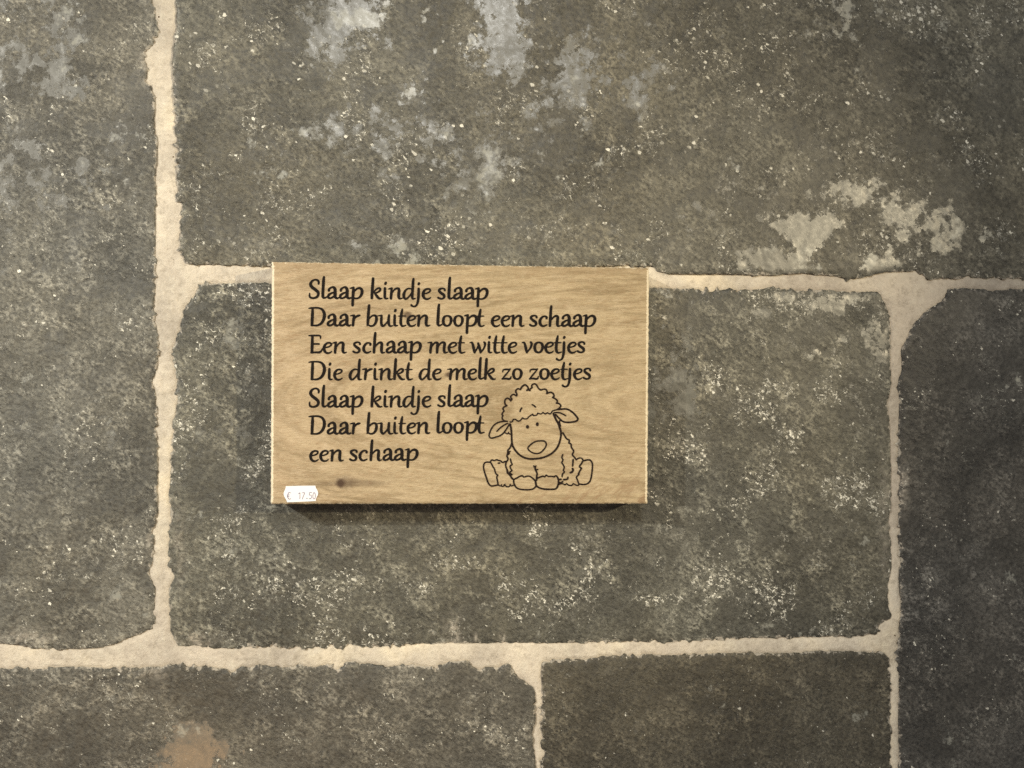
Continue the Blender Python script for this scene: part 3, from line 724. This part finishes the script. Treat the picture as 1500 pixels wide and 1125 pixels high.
ink.disc((700 + 1090 / 15, 555 + 1052 / 15), 2.25, 2.75, 16); ink.disc((700 + 1305 / 15, 555 + 996 / 15), 2.2, 2.95, 16)
sd = ink.build("sheep_drawing", burnt_thin)
sd["label"] = "line drawing of a sitting sheep with curly hair and large muzzle"

# ------------------------------------------------------------------ price sticker
def stk(p): return (410 + p[0] / 21.43, 700 + p[1] / 21.43)
outl = [(185,260),(420,252),(650,246),(880,243),(1115,240),(1130,300),(1148,340),(1172,375),(1195,430),(1205,490),(1190,545),(1170,580),(1150,620),(1128,680),(1135,722),(900,738),(700,748),(460,758),(230,765),(205,700),(180,655),(148,600),(122,540),(118,485),(140,410),(165,360),(180,320)]
pp = np.array([stk(p) for p in outl])
def sticker():
    cx, cy = pp.mean(0)
    vs, fs = [], []
    def ring(scale, lev):
        b = len(vs)
        q = (pp - [cx, cy]) * scale + [cx, cy]
        x, z = plane_pt(q[:, 0], q[:, 1], FRONT)
        for i, (a, c) in enumerate(zip(x, z)):
            lift = 0.00025 * max(0, gnoise(i * 0.4, 3.3, 5)) if scale > 0.99 else 0
            vs.append((a - root_xz[0], -(lev + lift), c - root_xz[1]))
        return b
    n = len(pp)
    r0 = ring(1.0, FRONT + 0.00020); r1 = ring(1.0, FRONT + 0.00038); r2 = ring(0.93, FRONT + 0.00040); r3 = ring(0.5, FRONT + 0.00041)
    for a, b in ((r0, r1), (r1, r2), (r2, r3)):
        for i in range(n):
            j = (i + 1) % n; fs.append((a + j, a + i, b + i, b + j))
    fs.append(tuple(r3 + i for i in range(n))[::-1])
    me = bpy.data.meshes.new("price_sticker"); me.from_pydata(vs, [], fs)
    t = NT("white_paper")
    o = link("price_sticker", me, sign, [t.set(Base_Color=(0.84, 0.84, 0.87), Roughness=0.45)])
    o["label"] = "small white price sticker with notched ends reading € 17.50"
    return o
st = sticker()
ink = Ink(FRONT + 0.00050)
for closed, w, pts in [(0,22,[(335,468),(300,456),(268,476),(250,530),(248,590),(266,645),(298,668),(338,652)]), (0,18,[(228,535),(300,530)]), (0,18,[(228,585),(292,580)]),
                       (0,18,[(590,500),(630,462),(632,560),(630,655)]), (0,18,[(698,466),(735,462),(772,460),(762,520),(738,570),(722,612),(716,665)]), (0,30,[(846,640),(854,642)]),
                       (0,18,[(1000,458),(935,462),(925,540),(965,535),(995,570),(985,630),(950,658),(918,645)]), (1,18,[(1075,458),(1045,495),(1038,600),(1052,645),(1075,662),(1100,640),(1112,590),(1106,495)])]:
    P = catmull([(a, b, w) for a, b in pts], bool(closed), 16.0)
    Q = np.stack([410 + P[:, 0] / 21.43, 700 + P[:, 1] / 21.43, P[:, 2] / 21.43], 1)
    ink.stroke(Q, bool(closed), 0.5)
pt = ink.build("printed_price", ink_material("violet_print", (0.19, 0.16, 0.24), 0.6))
pt.parent = st
print("tris ok", sum(len(o.data.polygons) for o in bpy.data.objects if o.type == 'MESH'))
